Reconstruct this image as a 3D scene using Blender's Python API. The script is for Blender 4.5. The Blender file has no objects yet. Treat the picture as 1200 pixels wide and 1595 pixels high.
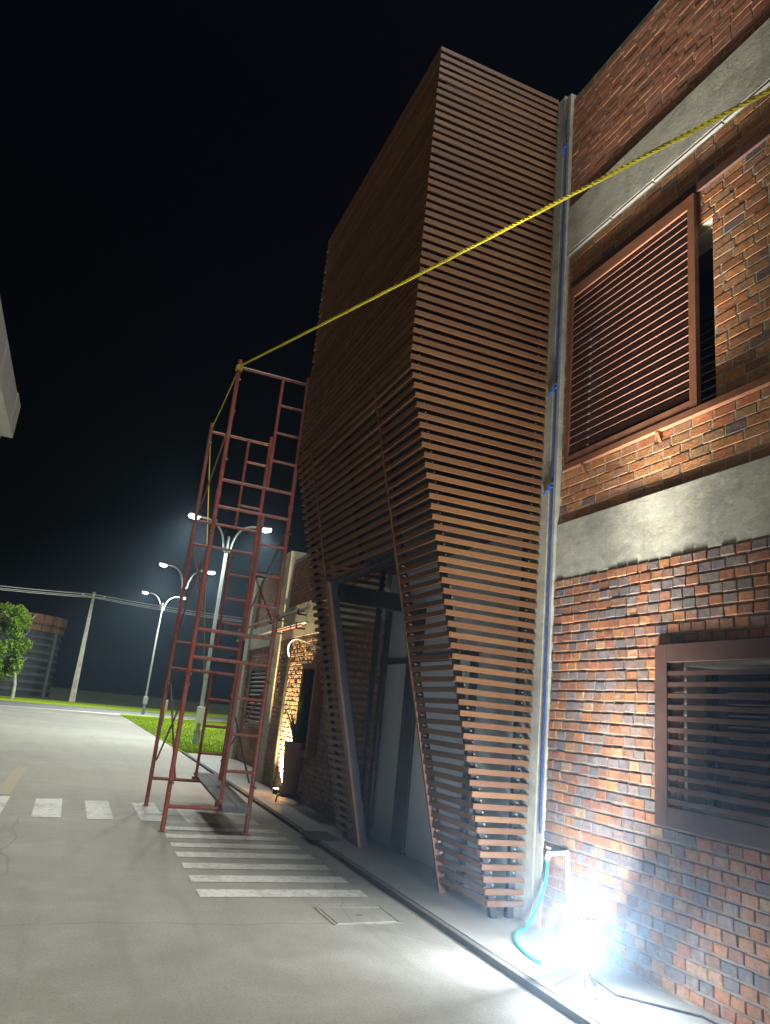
import bpy, math, random
import numpy as np
from mathutils import Vector, Matrix
random.seed(7); np.random.seed(7)
scene = bpy.context.scene
C = bpy.context.collection

# ------------------------------------------------------------------ camera
cam_d = bpy.data.cameras.new('camera'); cam = bpy.data.objects.new('camera', cam_d); C.objects.link(cam)
cam_d.sensor_fit = 'VERTICAL'; cam_d.sensor_height = 24.0; cam_d.lens = 24.0*1150/1595
cam_d.clip_start = 0.05; cam_d.clip_end = 2000
def _unit(v): return Vector(v).normalized()
_yw = _unit((108-600, 1066-797.5, 1150)); _vv = _unit((1014-600, -3284-797.5, 1150))
_zw = (_vv-_yw*_vv.dot(_yw)).normalized(); _xw = _yw.cross(_zw)
# rows: world axes in camera coordinates (x right, y down, z forward)
cam.matrix_world = Matrix(((_xw[0], -_xw[1], -_xw[2], 0), (_yw[0], -_yw[1], -_yw[2], 0), (_zw[0], -_zw[1], -_zw[2], 1.6), (0, 0, 0, 1)))
scene.camera = cam

# ------------------------------------------------------------------ night sky, sun lamp added as fill, exposure
SUN_EL, SUN_AZ = 70.0, 168.0          # high behind the camera
world = bpy.data.worlds.new('World'); scene.world = world; world.use_nodes = True
wn = world.node_tree.nodes; wl = world.node_tree.links
bg = wn['Background']; sky = wn.new('ShaderNodeTexSky'); sky.sky_type = 'NISHITA'; sky.sun_disc = False
sky.sun_elevation = math.radians(-5.0); sky.sun_rotation = math.radians(SUN_AZ); sky.air_density = 1.0; sky.dust_density = 0.3; sky.ozone_density = 3.0
wl.new(sky.outputs[0], bg.inputs[0]); bg.inputs[1].default_value = 0.3
sun_d = bpy.data.lights.new('sun', 'SUN'); sun = bpy.data.objects.new('sun', sun_d); C.objects.link(sun)
sun_d.energy = 1.9; sun_d.angle = math.radians(20); sun_d.color = (1.0, 0.985, 0.90)
_e, _a = math.radians(SUN_EL), math.radians(SUN_AZ)
_to = Vector((math.sin(_a)*math.cos(_e), math.cos(_a)*math.cos(_e), math.sin(_e)))
sun.rotation_euler = _to.to_track_quat('Z', 'Y').to_euler()
vs = scene.view_settings; vs.view_transform = 'Standard'; vs.look = 'None'; vs.exposure = 0.3; vs.gamma = 1.0; vs.use_curve_mapping = False
scene.render.engine = 'CYCLES'
scene.cycles.use_denoising = True
try: scene.cycles.denoiser = 'OPENIMAGEDENOISE'
except Exception: pass
scene.cycles.max_bounces = 5; scene.cycles.diffuse_bounces = 3; scene.cycles.glossy_bounces = 3; scene.cycles.transmission_bounces = 4
scene.cycles.volume_bounces = 0; scene.cycles.transparent_max_bounces = 8
scene.cycles.sample_clamp_indirect = 4.0; scene.cycles.caustics_reflective = False; scene.cycles.caustics_refractive = False

# ------------------------------------------------------------------ materials
M = {}
class NT:
    def __init__(s, name):
        m = bpy.data.materials.new(name); m.use_nodes = True; s.m = m; s.t = m.node_tree; s.b = s.t.nodes['Principled BSDF']; M[name] = m
    def n(s, typ, **kw):
        x = s.t.nodes.new(typ)
        for k, v in kw.items():
            if k.startswith('i_'): x.inputs[k[2:].replace('_', ' ')].default_value = v
            else: setattr(x, k, v)
        return x
    def l(s, a, b): s.t.links.new(a, b)
    def pos(s, scale=(1, 1, 1), obj=False):
        c = s.n('ShaderNodeTexCoord') if obj else s.n('ShaderNodeNewGeometry')
        mp = s.n('ShaderNodeMapping'); mp.inputs['Scale'].default_value = scale
        s.l(c.outputs['Object' if obj else 'Position'], mp.inputs['Vector']); return mp.outputs[0]
    def noise(s, vec, scale, detail=4, rough=.6):
        x = s.n('ShaderNodeTexNoise'); x.inputs['Scale'].default_value = scale; x.inputs['Detail'].default_value = detail; x.inputs['Roughness'].default_value = rough
        s.l(vec, x.inputs['Vector']); return x.outputs['Fac']
    def ramp(s, fac, stops):
        r = s.n('ShaderNodeValToRGB'); el = r.color_ramp.elements
        while len(el) < len(stops): el.new(.5)
        for e, (p, c) in zip(el, stops): e.position = p; e.color = (c, c, c, 1) if isinstance(c, (int, float)) else (*c, 1)
        s.l(fac, r.inputs[0]); return r.outputs[0]
    def mix(s, fac, a, b, mode='MIX'):
        x = s.n('ShaderNodeMix', data_type='RGBA', blend_type=mode)
        for v, i in ((fac, 0), (a, 6), (b, 7)):
            if hasattr(v, 'is_linked'): s.l(v, x.inputs[i])
            else: x.inputs[i].default_value = v if i == 0 else (*v, 1)
        return x.outputs[2]
    def bump(s, h, dist=.01, strength=.5):
        x = s.n('ShaderNodeBump'); x.inputs['Distance'].default_value = dist; x.inputs['Strength'].default_value = strength
        s.l(h, x.inputs['Height']); s.l(x.outputs[0], s.b.inputs['Normal'])
    def set(s, col=None, rough=None, metal=0, spec=None):
        for v, k in ((col, 'Base Color'), (rough, 'Roughness'), (metal, 'Metallic'), (spec, 'Specular IOR Level')):
            if v is None: continue
            if hasattr(v, 'is_linked'): s.l(v, s.b.inputs[k])
            else: s.b.inputs[k].default_value = (*v, 1) if isinstance(v, tuple) else v
        return s.m
def simple(name, col, rough=.6, metal=0, var=.25, scale=6.0, bump=.0, bscale=60.0):
    t = NT(name); p = t.pos()
    n = t.noise(p, scale, 5)
    c = t.mix(t.ramp(n, ((.3, 0.0), (.7, 1.0))), tuple(x*(1-var) for x in col), tuple(min(1, x*(1+var)) for x in col))
    t.set(c, t.ramp(t.noise(p, scale*2.3, 3), ((.3, max(.04, rough-.1)), (.7, min(1, rough+.1)))), metal)
    if bump: t.bump(t.noise(p, bscale, 4), bump, .6)
    return t.m
def emis(name, col, st):
    t = NT(name); t.b.inputs['Emission Color'].default_value = (*col, 1); t.b.inputs['Emission Strength'].default_value = st; t.set((.8, .8, .8), .4); return t.m

def concrete(name, col, rough, stain, bump=.004, streak=(1, 1, 1)):
    t = NT(name); p = t.pos(); ps = t.pos(streak)
    big = t.noise(ps, .55, 6, .62); mid = t.noise(ps, 2.6, 6, .6); fine = t.noise(p, 38, 5, .7)
    c = t.mix(t.ramp(big, ((.32, 0.0), (.68, 1.0))), tuple(x*(1-stain) for x in col), tuple(x*(1+stain*.35) for x in col))
    c = t.mix(t.ramp(mid, ((.35, .55), (.62, 0.0))), c, tuple(x*.72 for x in col))
    c = t.mix(t.ramp(fine, ((.2, .35), (.6, 0.0))), c, tuple(x*.6 for x in col))
    t.set(c, t.ramp(mid, ((.3, rough-.12), (.7, rough+.15))), 0)
    t.bump(t.noise(p, 22, 6, .65), bump, .5); return t.m
t = NT('road_concrete'); p = t.pos(); ps = t.pos((1.6, .12, 1))
big = t.noise(p, .45, 6, .62); mid = t.noise(p, 2.4, 7, .65); fine = t.noise(p, 55, 6, .75); tyre = t.noise(ps, 2.2, 5, .6); grit = t.noise(p, 210, 3, .8)
c = t.mix(t.ramp(big, ((.32, 0.0), (.68, 1.0))), (.35, .345, .305), (.46, .455, .405))
c = t.mix(t.ramp(mid, ((.38, .5), (.6, 0.0))), c, (.29, .275, .235)); c = t.mix(t.ramp(tyre, ((.52, 0.0), (.72, .45))), c, (.26, .255, .23))
c = t.mix(t.ramp(mid, ((.60, 0.0), (.74, .55))), c, (.47, .465, .425)); c = t.mix(t.ramp(fine, ((.34, .6), (.52, 0.0))), c, (.20, .19, .17)); c = t.mix(t.ramp(grit, ((.58, 0.0), (.7, .5))), c, (.50, .49, .46))
wn_ = t.n('ShaderNodeTexNoise'); wn_.inputs['Scale'].default_value = 1.1; wn_.inputs['Detail'].default_value = 5; t.l(p, wn_.inputs['Vector'])
wp = t.mix(.35, p, wn_.outputs['Color'], 'ADD'); vo = t.n('ShaderNodeTexVoronoi', feature='DISTANCE_TO_EDGE'); vo.inputs['Scale'].default_value = .28; t.l(wp, vo.inputs['Vector'])
crk = t.ramp(vo.outputs['Distance'], ((.0, .35), (.003, 0.0))); c = t.mix(crk, c, (.11, .105, .09))
t.set(c, t.ramp(mid, ((.3, .6), (.7, .9)))); t.bump(t.noise(p, 70, 6, .7), .003, .5)
concrete('pavement_concrete', (.42, .42, .39), .45, .20, .0008)
def cast(name, base, drip):
    t = NT(name); p = t.pos(); pb = t.pos((1, 1.2, 2.0)); pd = t.pos((1, 9, .5))
    a = t.noise(pb, 2.3, 7, .68); b = t.noise(pb, 6.5, 6, .7); d = t.noise(pd, 1.6, 5, .6); f = t.noise(p, 60, 5, .75)
    c = t.mix(t.ramp(a, ((.38, 0.0), (.60, 1.0))), tuple(x*.78 for x in base), tuple(x*1.10 for x in base))
    c = t.mix(t.ramp(b, ((.52, 0.0), (.66, .6))), c, tuple(x*1.35 for x in base)); c = t.mix(t.ramp(b, ((.32, .5), (.44, 0.0))), c, tuple(x*.72 for x in base))
    c = t.mix(t.ramp(d, ((.54, 0.0), (.72, drip))), c, tuple(x*.55 for x in base)); c = t.mix(t.ramp(f, ((.3, .5), (.45, 0.0))), c, tuple(x*.5 for x in base))
    t.set(c, .9, 0, .3); t.bump(t.noise(p, 24, 7, .7), .006, .6)
cast('wall_concrete', (.40, .395, .325), .35); cast('column_concrete', (.42, .415, .345), .35)
concrete('asphalt', (.10, .10, .10), .8, .2)
concrete('kerb_concrete', (.17, .165, .15), .8, .3)
concrete('cover_concrete', (.36, .35, .31), .6, .25)
concrete('plaster', (.58, .62, .67), .5, .10, .001)  # porch wall tone raised, glare over the doorway put into the colour
concrete('lit_plaster', (.62, .61, .56), .7, .15, .001)
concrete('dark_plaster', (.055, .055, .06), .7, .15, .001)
concrete('canopy_paint', (.66, .65, .58), .6, .12, .001)
simple('mortar_dark', (.23, .19, .155), .95, 0, .3, 12, .006)
simple('mortar_tan', (.36, .31, .235), .95, 0, .25, 12, .005)
# paint on the road: worn white, eaten away where the road is rough
def paint(name, col, wear):
    t = NT(name); p = t.pos(); n = t.noise(p, 16, 7, .75); m2 = t.noise(p, 1.7, 5, .6); ty = t.noise(t.pos((2.2, .15, 1)), 2.0, 5, .6)
    f = t.mix(.5, t.ramp(n, ((.40, 1.0), (.40+wear, 0.0))), t.ramp(m2, ((.34, .9), (.52, 0.0))))
    c = t.mix(f, col, (.40, .395, .35)); c = t.mix(t.ramp(ty, ((.54, 0.0), (.72, .35))), c, (.34, .33, .30))
    t.set(c, .7, 0, .3); t.bump(t.noise(p, 60, 5, .7), .002, .5); return t.m
paint('road_paint', (.80, .81, .77), .16); paint('yellow_paint', (.50, .42, .25), .5)
# slats
t = NT('slat_paint'); p = t.pos((1, 1, 1)); pg = t.pos((3, 3, 60))
g = t.noise(pg, 2.2, 5, .6); b = t.noise(p, 1.7, 3)
c = t.mix(t.ramp(g, ((.3, 0.0), (.7, 1.0))), (.172, .078, .028), (.240, .116, .042)); c = t.mix(t.ramp(b, ((.4, 0.0), (.7, .35))), c, (.165, .075, .035))
inf = t.n('ShaderNodeObjectInfo'); c = t.mix(t.ramp(inf.outputs['Random'], ((0, 0.0), (1, .75))), c, (.125, .052, .024))
t.set(c, .5); t.bump(g, .0008, .4)
simple('brown_steel', (.20, .085, .045), .5, 0, .2, 9)
simple('frame_brown', (.070, .034, .026), .55, 0, .2, 7)
simple('shutter_slat', (.115, .050, .034), .55, 0, .2, 7)
simple('dark_steel', (.030, .032, .038), .45, .3, .2, 5)
simple('galvanised', (.33, .345, .345), .6, .3, .15, 8)
simple('bolt_steel', (.7, .7, .7), .3, .8, .1, 8)
simple('pole_concrete', (.36, .34, .28), .85, 0, .3, 3, .004)
simple('box_paint', (.6, .62, .6), .6, 0, .1, 5)
# scaffold paint: red, worn to grey steel and rust, splashed with mortar
t = NT('scaffold_paint'); p = t.pos(); n1 = t.noise(p, 7, 6, .7); n2 = t.noise(p, 2.1, 5, .6); n3 = t.noise(p, 30, 4, .7); n5 = t.noise(p, 1.3, 4, .6)
c = t.mix(t.ramp(n2, ((.35, 0.0), (.7, 1.0))), (.40, .070, .052), (.33, .095, .06))
c = t.mix(t.ramp(n5, ((.5, 0.0), (.66, .75))), c, (.25, .13, .095)); c = t.mix(t.ramp(n1, ((.50, 0.0), (.62, .8))), c, (.26, .17, .135)); c = t.mix(t.ramp(n3, ((.57, 0.0), (.68, .7))), c, (.40, .34, .30))
t.set(c, t.ramp(n1, ((.3, .38), (.7, .7))), 0); t.bump(n3, .001, .5)
t = NT('brace_paint'); p = t.pos(); n1 = t.noise(p, 6, 6, .7)
c = t.mix(t.ramp(n1, ((.42, 0.0), (.6, 1.0))), (.16, .15, .15), (.26, .09, .075)); t.set(c, .55, .2)
t = NT('plank'); p = t.pos((14, 1, 1)); n1 = t.noise(p, 3, 6, .6); c = t.mix(n1, (.12, .12, .115), (.27, .265, .25)); t.set(c, .75); t.bump(n1, .003, .5)
# glass: dark, reflecting
t = NT('dark_glass'); t.set((.012, .02, .045), .06, 0, .8)
t = NT('door_glass'); t.set((.56, .62, .70), .3, 0, .6)  # panels paled, doorway glare is part of this colour
# ropes
t = NT('yellow_rope'); p = t.pos(); n1 = t.noise(p, 60, 3); t.set(t.mix(t.ramp(n1, ((.3, 0.0), (.7, 1.0))), (.50, .40, .015), (.68, .57, .04)), .6)
t = NT('blue_rope'); p = t.pos(); n1 = t.noise(p, 70, 3); t.set(t.mix(n1, (.012, .04, .17), (.025, .09, .32)), .6)
simple('hose_green', (.02, .42, .30), .35, 0, .15, 5); simple('pvc_white', (.8, .8, .78), .35, 0, .05, 5)
simple('pot_ceramic', (.30, .20, .155), .6, 0, .2, 3); simple('soil', (.05, .035, .025), 1, 0, .4, 30); simple('iron', (.03, .03, .03), .5, .5, .2, 9)
simple('housing_black', (.02, .02, .022), .5, 0, .2, 8); simple('cable_black', (.015, .015, .015), .6, 0, .1, 8); simple('cable_pale', (.5, .5, .48), .6, 0, .1, 8)
simple('mat_rubber', (.03, .035, .045), .9, 0, .3, 30)
t = NT('silo_steel'); p = t.pos((1, 1, .25)); n1 = t.noise(p, 1.3, 5); t.set(t.mix(n1, (.05, .055, .06), (.13, .135, .14)), .6, .2)
simple('silo_fascia', (.20, .095, .045), .6, 0, .25, 1.2)
# vegetation
def leafy(name, a, b_, sc, tr=.25):
    t = NT(name); p = t.pos(); n1 = t.noise(p, sc, 3); inf = t.n('ShaderNodeNewGeometry')
    c = t.mix(t.ramp(n1, ((.3, 0.0), (.7, 1.0))), a, b_); c = t.mix(t.ramp(inf.outputs['Random Per Island'], ((0, 0.0), (1, .6))), c, tuple(x*.6 for x in a))
    t.set(c, .55); t.b.inputs['Transmission Weight'].default_value = 0
    tl = t.n('ShaderNodeBsdfTranslucent'); t.l(c, tl.inputs[0]); mx = t.n('ShaderNodeMixShader'); mx.inputs[0].default_value = tr
    out = t.t.nodes['Material Output']; t.l(t.b.outputs[0], mx.inputs[1]); t.l(tl.outputs[0], mx.inputs[2]); t.l(mx.outputs[0], out.inputs[0]); return t.m
leafy('tree_leaf', (.14, .25, .012), (.26, .40, .03), .9, .35); leafy('spiky_leaf', (.05, .10, .03), (.14, .20, .07), 4)
leafy('grass_blade', (.17, .27, .006), (.26, .37, .010), .5)
t = NT('lawn'); p = t.pos(); n1 = t.noise(p, .35, 6, .65); n2 = t.noise(p, 18, 5, .7)
c = t.mix(t.ramp(n1, ((.3, 0.0), (.7, 1.0))), (.17, .27, .006), (.26, .37, .008)); c = t.mix(t.ramp(n2, ((.3, .55), (.6, 0.0))), c, (.08, .13, .008)); t.set(c, .9, 0, .1); t.bump(n2, .03, .7)
t = NT('field'); p = t.pos(); n1 = t.noise(p, .1, 6, .65); t.set(t.mix(n1, (.02, .03, .01), (.04, .055, .018)), 1.0)
simple('bark', (.30, .29, .25), .9, 0, .3, 4, .01, 20)
emis('lamp_glow', (.93, 1.0, .97), 120); emis('flood_glow', (.80, .90, 1.0), 210); emis('uplight_glow', (1.0, .70, .30), 60)
# brick: colour of each brick from its own attribute
def brickmat(name, val, k1, k2):
    t = NT(name); a = t.n('ShaderNodeAttribute', attribute_name='brick_colour'); p = t.pos(obj=False)
    n1 = t.noise(p, 24, 5, .7); n2 = t.noise(p, 90, 4, .7); n3 = t.noise(p, 9, 4)
    c = t.mix(t.ramp(n1, ((.36, .65), (.6, 0.0))), a.outputs['Color'], (.11, .06, .04)); n4 = t.noise(p, 14, 5, .65); c = t.mix(t.ramp(n4, ((.5, 0.0), (.66, .5))), c, (.33, .15, .07)); c = t.mix(t.ramp(n4, ((.34, .55), (.46, 0.0))), c, (.17, .13, .115))
    c = t.mix(t.ramp(n3, ((.56, 0.0), (.74, k1))), c, val); c = t.mix(t.ramp(n2, ((.55, 0.0), (.75, k2))), c, (.45, .38, .30))
    t.set(c, .82); t.bump(t.noise(p, 45, 6, .75), .007, .8); return t.m
brickmat('brick_fired', (.36, .30, .24), .45, .25); brickmat('brick_upper', (.42, .20, .09), .3, .1)

# ------------------------------------------------------------------ mesh helpers
LOC = {}                                   # world position of each root
def tag(o, label=None, cat=None, group=None, kind=None):
    if label: o['label'] = label
    if cat: o['category'] = cat
    if group: o['group'] = group
    if kind: o['kind'] = kind
    return o
def thing(name, loc, label, cat, group=None):
    o = bpy.data.objects.new(name, None); C.objects.link(o); o.location = loc; LOC[o] = Vector(loc); o.empty_display_size = .1
    return tag(o, label, cat, group)
def put(o, parent=None, loc=None):
    """link an object at a world location under a parent"""
    C.objects.link(o); w = Vector(loc) if loc is not None else (LOC[parent] if parent else Vector((0, 0, 0)))
    if parent: o.parent = parent; o.location = w-LOC[parent]
    else: o.location = w
    LOC[o] = w; return o
class MB:
    def __init__(s): s.v = []; s.f = []; s.mi = None
    def add(s, vs, fs):
        k = len(s.v); s.v += [tuple(v) for v in vs]; s.f += [tuple(i+k for i in f) for f in fs]; return s
    def box(s, x0, x1, y0, y1, z0, z1):
        return s.add([(x0, y0, z0), (x1, y0, z0), (x1, y1, z0), (x0, y1, z0), (x0, y0, z1), (x1, y0, z1), (x1, y1, z1), (x0, y1, z1)],
                     [(0, 3, 2, 1), (4, 5, 6, 7), (0, 1, 5, 4), (1, 2, 6, 5), (2, 3, 7, 6), (3, 0, 4, 7)])
    def prism(s, poly, ext):               # closed polygon (3d points) swept by a vector
        n = len(poly); e = Vector(ext); a = [Vector(q) for q in poly]
        return s.add(a+[q+e for q in a], [tuple(range(n))[::-1], tuple(range(n, 2*n))]+[(i, (i+1) % n, n+(i+1) % n, n+i) for i in range(n)])
    def quad(s, *p): return s.add(p, [tuple(range(len(p)))])
    def tube(s, pts, r, n=8, cap=True):
        pts = [Vector(q) for q in pts]; R_ = r if isinstance(r, (list, tuple)) else [r]*len(pts); vs = []; fs = []; up = None
        for i, q in enumerate(pts):
            d = (pts[min(i+1, len(pts)-1)]-pts[max(i-1, 0)]).normalized()
            if up is None: up = Vector((0, 0, 1)) if abs(d.z) < .9 else Vector((1, 0, 0))
            a = d.cross(up).normalized(); up = a.cross(d)
            for j in range(n):
                t_ = 2*math.pi*j/n; vs.append(q+(a*math.cos(t_)+up*math.sin(t_))*R_[i])
        for i in range(len(pts)-1):
            for j in range(n): fs.append((i*n+j, i*n+(j+1) % n, (i+1)*n+(j+1) % n, (i+1)*n+j))
        if cap: fs += [tuple(range(n))[::-1], tuple(range((len(pts)-1)*n, len(pts)*n))]
        return s.add(vs, fs)
    def lathe(s, c, prof, n=20):
        vs = []; fs = []
        for (r, z) in prof:
            for j in range(n): t_ = 2*math.pi*j/n; vs.append((c[0]+r*math.cos(t_), c[1]+r*math.sin(t_), c[2]+z))
        for i in range(len(prof)-1):
            for j in range(n): fs.append((i*n+j, i*n+(j+1) % n, (i+1)*n+(j+1) % n, (i+1)*n+j))
        fs += [tuple(range(n))[::-1], tuple(range((len(prof)-1)*n, len(prof)*n))]
        return s.add(vs, fs)
    def mesh(s, name, mat, off=Vector((0, 0, 0)), smooth=False):
        m = bpy.data.meshes.new(name); m.from_pydata([(v[0]-off[0], v[1]-off[1], v[2]-off[2]) for v in s.v], [], s.f); m.materials.append(M[mat])
        if smooth: m.polygons.foreach_set('use_smooth', [True]*len(m.polygons))
        m.update(); return m
    def build(s, name, mat, parent=None, smooth=False, bevel=0, loc=None):
        w = LOC[parent] if parent else Vector(loc or (0, 0, 0))
        o = bpy.data.objects.new(name, s.mesh(name, mat, w, smooth)); put(o, parent, w)
        if bevel:
            b = o.modifiers.new('bevel', 'BEVEL'); b.width = bevel; b.segments = 2; b.limit_method = 'ANGLE'
        if smooth:
            try: o.data.set_sharp_from_angle(angle=math.radians(40))
            except Exception: pass
        return o
def box(*a): return MB().box(*a)
def struct(o): return tag(o, kind='structure')
def spot(name, parent, loc, aim, watts, col, size, blend, rad):
    d = bpy.data.lights.new(name, 'SPOT'); d.energy = watts; d.color = col; d.spot_size = math.radians(size); d.spot_blend = blend; d.shadow_soft_size = rad
    o = bpy.data.objects.new(name, d); put(o, parent, loc); o.rotation_euler = (-Vector(aim)).to_track_quat('Z', 'Y').to_euler(); return o

# ------------------------------------------------------------------ ground, road, pavement, lawn
W = 3.98                                   # face of the long brick wall
PZ = .05                                   # pavement level
struct(MB().quad((-300, -60, -.03), (300, -60, -.03), (300, 320, -.03), (-300, 320, -.03)).build('ground', 'field'))
road = struct(MB().quad((-45, -30, 0), (2.93, -30, 0), (3.42, 23.4, 0), (3.55, 55.4, 0), (-3.6, 51.5, 0), (-45, 31, 0)).build('road', 'road_concrete'))
struct(MB().quad((-60, 23.3, -.012), (80, 93.3, -.012), (80, 107, -.012), (-60, 33.5, -.012)).build('asphalt_road', 'asphalt'))
verge = MB()
verge.quad((-60, 33.6, -.006), (80, 107.2, -.006), (80, 125, -.006), (-60, 46, -.006))
struct(verge.build('grass_verge', 'lawn'))
lawn = struct(MB().quad((3.45, 23.2, .012), (60, 23.2, .012), (60, 83.2, .012), (3.58, 55.3, .012)).build('lawn', 'lawn'))
pav = struct(MB().prism([(2.985, -6, -.05), (3.46, 22.6, -.05), (6, 22.6, -.05), (6, -6, -.05)], (0, 0, .10)).build('pavement', 'pavement_concrete'))
kerb = struct(MB().prism([(2.930, -6, -.05), (3.405, 23.2, -.05), (3.455, 23.2, -.05), (2.983, -6, -.05)], (0, 0, .096)).build('kerb', 'kerb_concrete'))
# grass blades along the near part of the lawn
g = MB()
for i in range(14000):
    y = 23.3+ (random.random()**1.8)*26; x = 3.5+random.random()*max(4, (y-20)*.45)
    h = random.uniform(.03, .09); a = random.random()*math.pi; w = .018; lx, ly = random.uniform(-.04, .04), random.uniform(-.04, .04)
    g.add([(x-w*math.cos(a), y-w*math.sin(a), .01), (x+w*math.cos(a), y+w*math.sin(a), .01), (x+lx, y+ly, h+.01)], [(0, 1, 2)])
tag(g.build('grass', 'grass_blade'), 'short bright green grass on the lawn beyond the pavement', 'grass', kind='stuff')
# painted markings: parts of the road
def stripe(poly, mat='road_paint', name='crosswalk_stripe'):
    MB().quad(*[(x, y, .004) for x, y in poly]).build(name, mat, road)
for k in range(7):                          # the bars beside the entrance
    y = 6.82+.535*k; xa = 1.345+.008*k
    stripe([(xa, y), (2.89, y+.06), (2.90, y+.32), (xa+.004, y+.26)])
for i, (xa, xb) in enumerate(((-1.45, -1.14), (-.80, -.47), (-.12, .22), (.53, .85), (1.19, 1.51), (1.79, 2.18), (2.45, 2.78))):
    stripe([(xa, 10.50+i*.03), (xb, 10.53+i*.03), (xb+.01, (12.22 if i < 5 else 11.85)+i*.03), (xa, (12.10 if i < 5 else 11.75)+i*.03)])
stripe([(-.70, 12.4), (-.48, 12.4), (-.42, 16.4), (-.60, 16.4)], 'yellow_paint', 'yellow_line')
# slab joint across the road
MB().quad((-8, 16.60, .003), (3.2, 16.60, .003), (3.2, 16.62, .003), (-8, 16.62, .003)).build('slab_joint', 'cover_concrete', road)
# access cover in the road by the kerb
ac = thing('access_cover', (2.6, 6.35, 0), 'square concrete access cover set in the road beside the kerb', 'manhole cover')
MB().prism([(2.30, 6.05, -.02), (2.83, 6.10, -.02), (2.84, 6.52, -.02), (2.29, 6.47, -.02)], (0, 0, .025)).build('cover_slab', 'road_concrete', ac, bevel=.003)
fr = MB()
for a_, b_ in (((2.26, 6.01), (2.87, 6.07)), ((2.87, 6.07), (2.88, 6.56)), ((2.88, 6.56), (2.25, 6.51)), ((2.25, 6.51), (2.26, 6.01))):
    A, B = Vector((*a_, .002)), Vector((*b_, .002)); n_ = Vector((-(B-A).y, (B-A).x, 0)).normalized()*.018
    fr.prism([A, B, B+n_, A+n_], (0, 0, .003))
fr.build('cover_frame', 'road_concrete', ac)
box(2.54, 2.60, 6.27, 6.285, .006, .0075).build('lifting_slot', 'dark_steel', ac)

# ------------------------------------------------------------------ bricks
PAL_LOW = [((.37, .135, .050), 5), ((.42, .175, .06), 4), ((.30, .11, .055), 4), ((.24, .115, .07), 4), ((.17, .15, .15), 4), ((.13, .135, .15), 4), ((.21, .165, .145), 3), ((.40, .23, .12), 2)]
PAL_UP = [((.50, .20, .060), 5), ((.52, .24, .08), 4), ((.44, .155, .05), 4), ((.44, .23, .10), 3), ((.13, .10, .09), 1), ((.33, .16, .08), 3)]
PAL_PAR = [((.33, .115, .055), 5), ((.31, .125, .06), 4), ((.27, .095, .05), 3), ((.35, .15, .08), 2)]
def pick(pal):
    t_ = random.random()*sum(w for _, w in pal)
    for c, w in pal:
        t_ -= w
        if t_ <= 0: break
    k = random.uniform(.82, 1.15); return tuple(x*k*random.uniform(.95, 1.05) for x in c)
def brick_geo(L, Hh, proud, bv=.006, js=.003):               # front faces -x; centre of the front at the origin; chipped, slightly bulging arris
    a, b = L/2, Hh/2; j = lambda s=js: random.uniform(-s, s); d = .05
    vs = [(d, -a, -b), (d, a, -b), (d, a, b), (d, -a, b)]
    vs += [(bv*.8+j(), -a+j(), -b+j(js*.5)), (bv*.8+j(), a+j(), -b+j(js*.5)), (bv*.8+j(), a+j(), b+j(js*.5)), (bv*.8+j(), -a+j(), b+j(js*.5))]
    vs += [(j(js*.5)-proud, -a+bv+j(), -b+bv+j()), (j(js*.5)-proud, a-bv+j(), -b+bv+j()), (j(js*.5)-proud, a-bv+j(), b-bv+j()), (j(js*.5)-proud, -a+bv+j(), b-bv+j())]
    fs = [(0, 1, 5, 4), (1, 2, 6, 5), (2, 3, 7, 6), (3, 0, 4, 7), (4, 5, 9, 8), (5, 6, 10, 9), (6, 7, 11, 10), (7, 4, 8, 11), (8, 9, 10, 11)]
    return vs, fs
def colour_attr(m, cols):                  # cols: one colour per vertex
    at = m.attributes.new('brick_colour', 'FLOAT_COLOR', 'POINT'); at.data.foreach_set('color', np.array([(*c, 1) for c in cols], dtype=np.float32).ravel())
def lay(x, y0, y1, z0, z1, holes, pitch, Lg, course, hgt, pal, proud=.004):
    """list of bricks (x, y, z, length, height, colour) of a wall whose face looks to -x"""
    out = []; n = int((z1-z0)/course+.01)
    for i in range(n):
        zc = z0+course*(i+.5); y = y0-random.random()*pitch*.2-(pitch*.5 if i % 2 else 0)
        while y < y1:
            w = pitch*random.uniform(.93, 1.07) if random.random() > .06 else pitch*1.5
            a, b = max(y, y0), min(y+w-(pitch-Lg), y1)
            y += w
            if b-a < .025: continue
            segs = [(a, b)]
            for (hy0, hy1, hz0, hz1) in holes:
                if zc+hgt*.3 > hz0 and zc-hgt*.3 < hz1:
                    ns = []
                    for (p, q) in segs:
                        if q <= hy0 or p >= hy1: ns.append((p, q)); continue
                        if hy0-p > .025: ns.append((p, hy0))
                        if q-hy1 > .025: ns.append((hy1, q))
                    segs = ns
            for p, q in segs: out.append((x+random.uniform(-proud, proud), (p+q)/2, zc+random.uniform(-.002, .002), q-p, hgt*random.uniform(.95, 1.03), pick(pal)))
    return out
def joined(bricks, name, mat, parent):
    off = LOC[parent]; V = []; F = []; K = []
    for (x, y, z, L, Hh, c) in bricks:
        vs, fs = brick_geo(L, Hh, random.uniform(0, .003)) if mat == 'brick_fired' else brick_geo(L, Hh, .001, .004, .002); k = len(V)
        tl = random.uniform(-.012, .012) if mat == 'brick_fired' else random.uniform(-.004, .004)
        V += [(v[0]+x-off.x+v[2]*tl, v[1]+y-off.y, v[2]+z-off.z) for v in vs]; F += [tuple(i+k for i in f) for f in fs]; K += [c]*len(vs)
    m = bpy.data.meshes.new(name); m.from_pydata(V, [], F); m.materials.append(M[mat]); colour_attr(m, K)
    return tag(put(bpy.data.objects.new(name, m), parent), kind='stuff')
_RW = Matrix(((_xw[0], _yw[0], _zw[0]), (_xw[1], _yw[1], _zw[1]), (_xw[2], _yw[2], _zw[2])))
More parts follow.
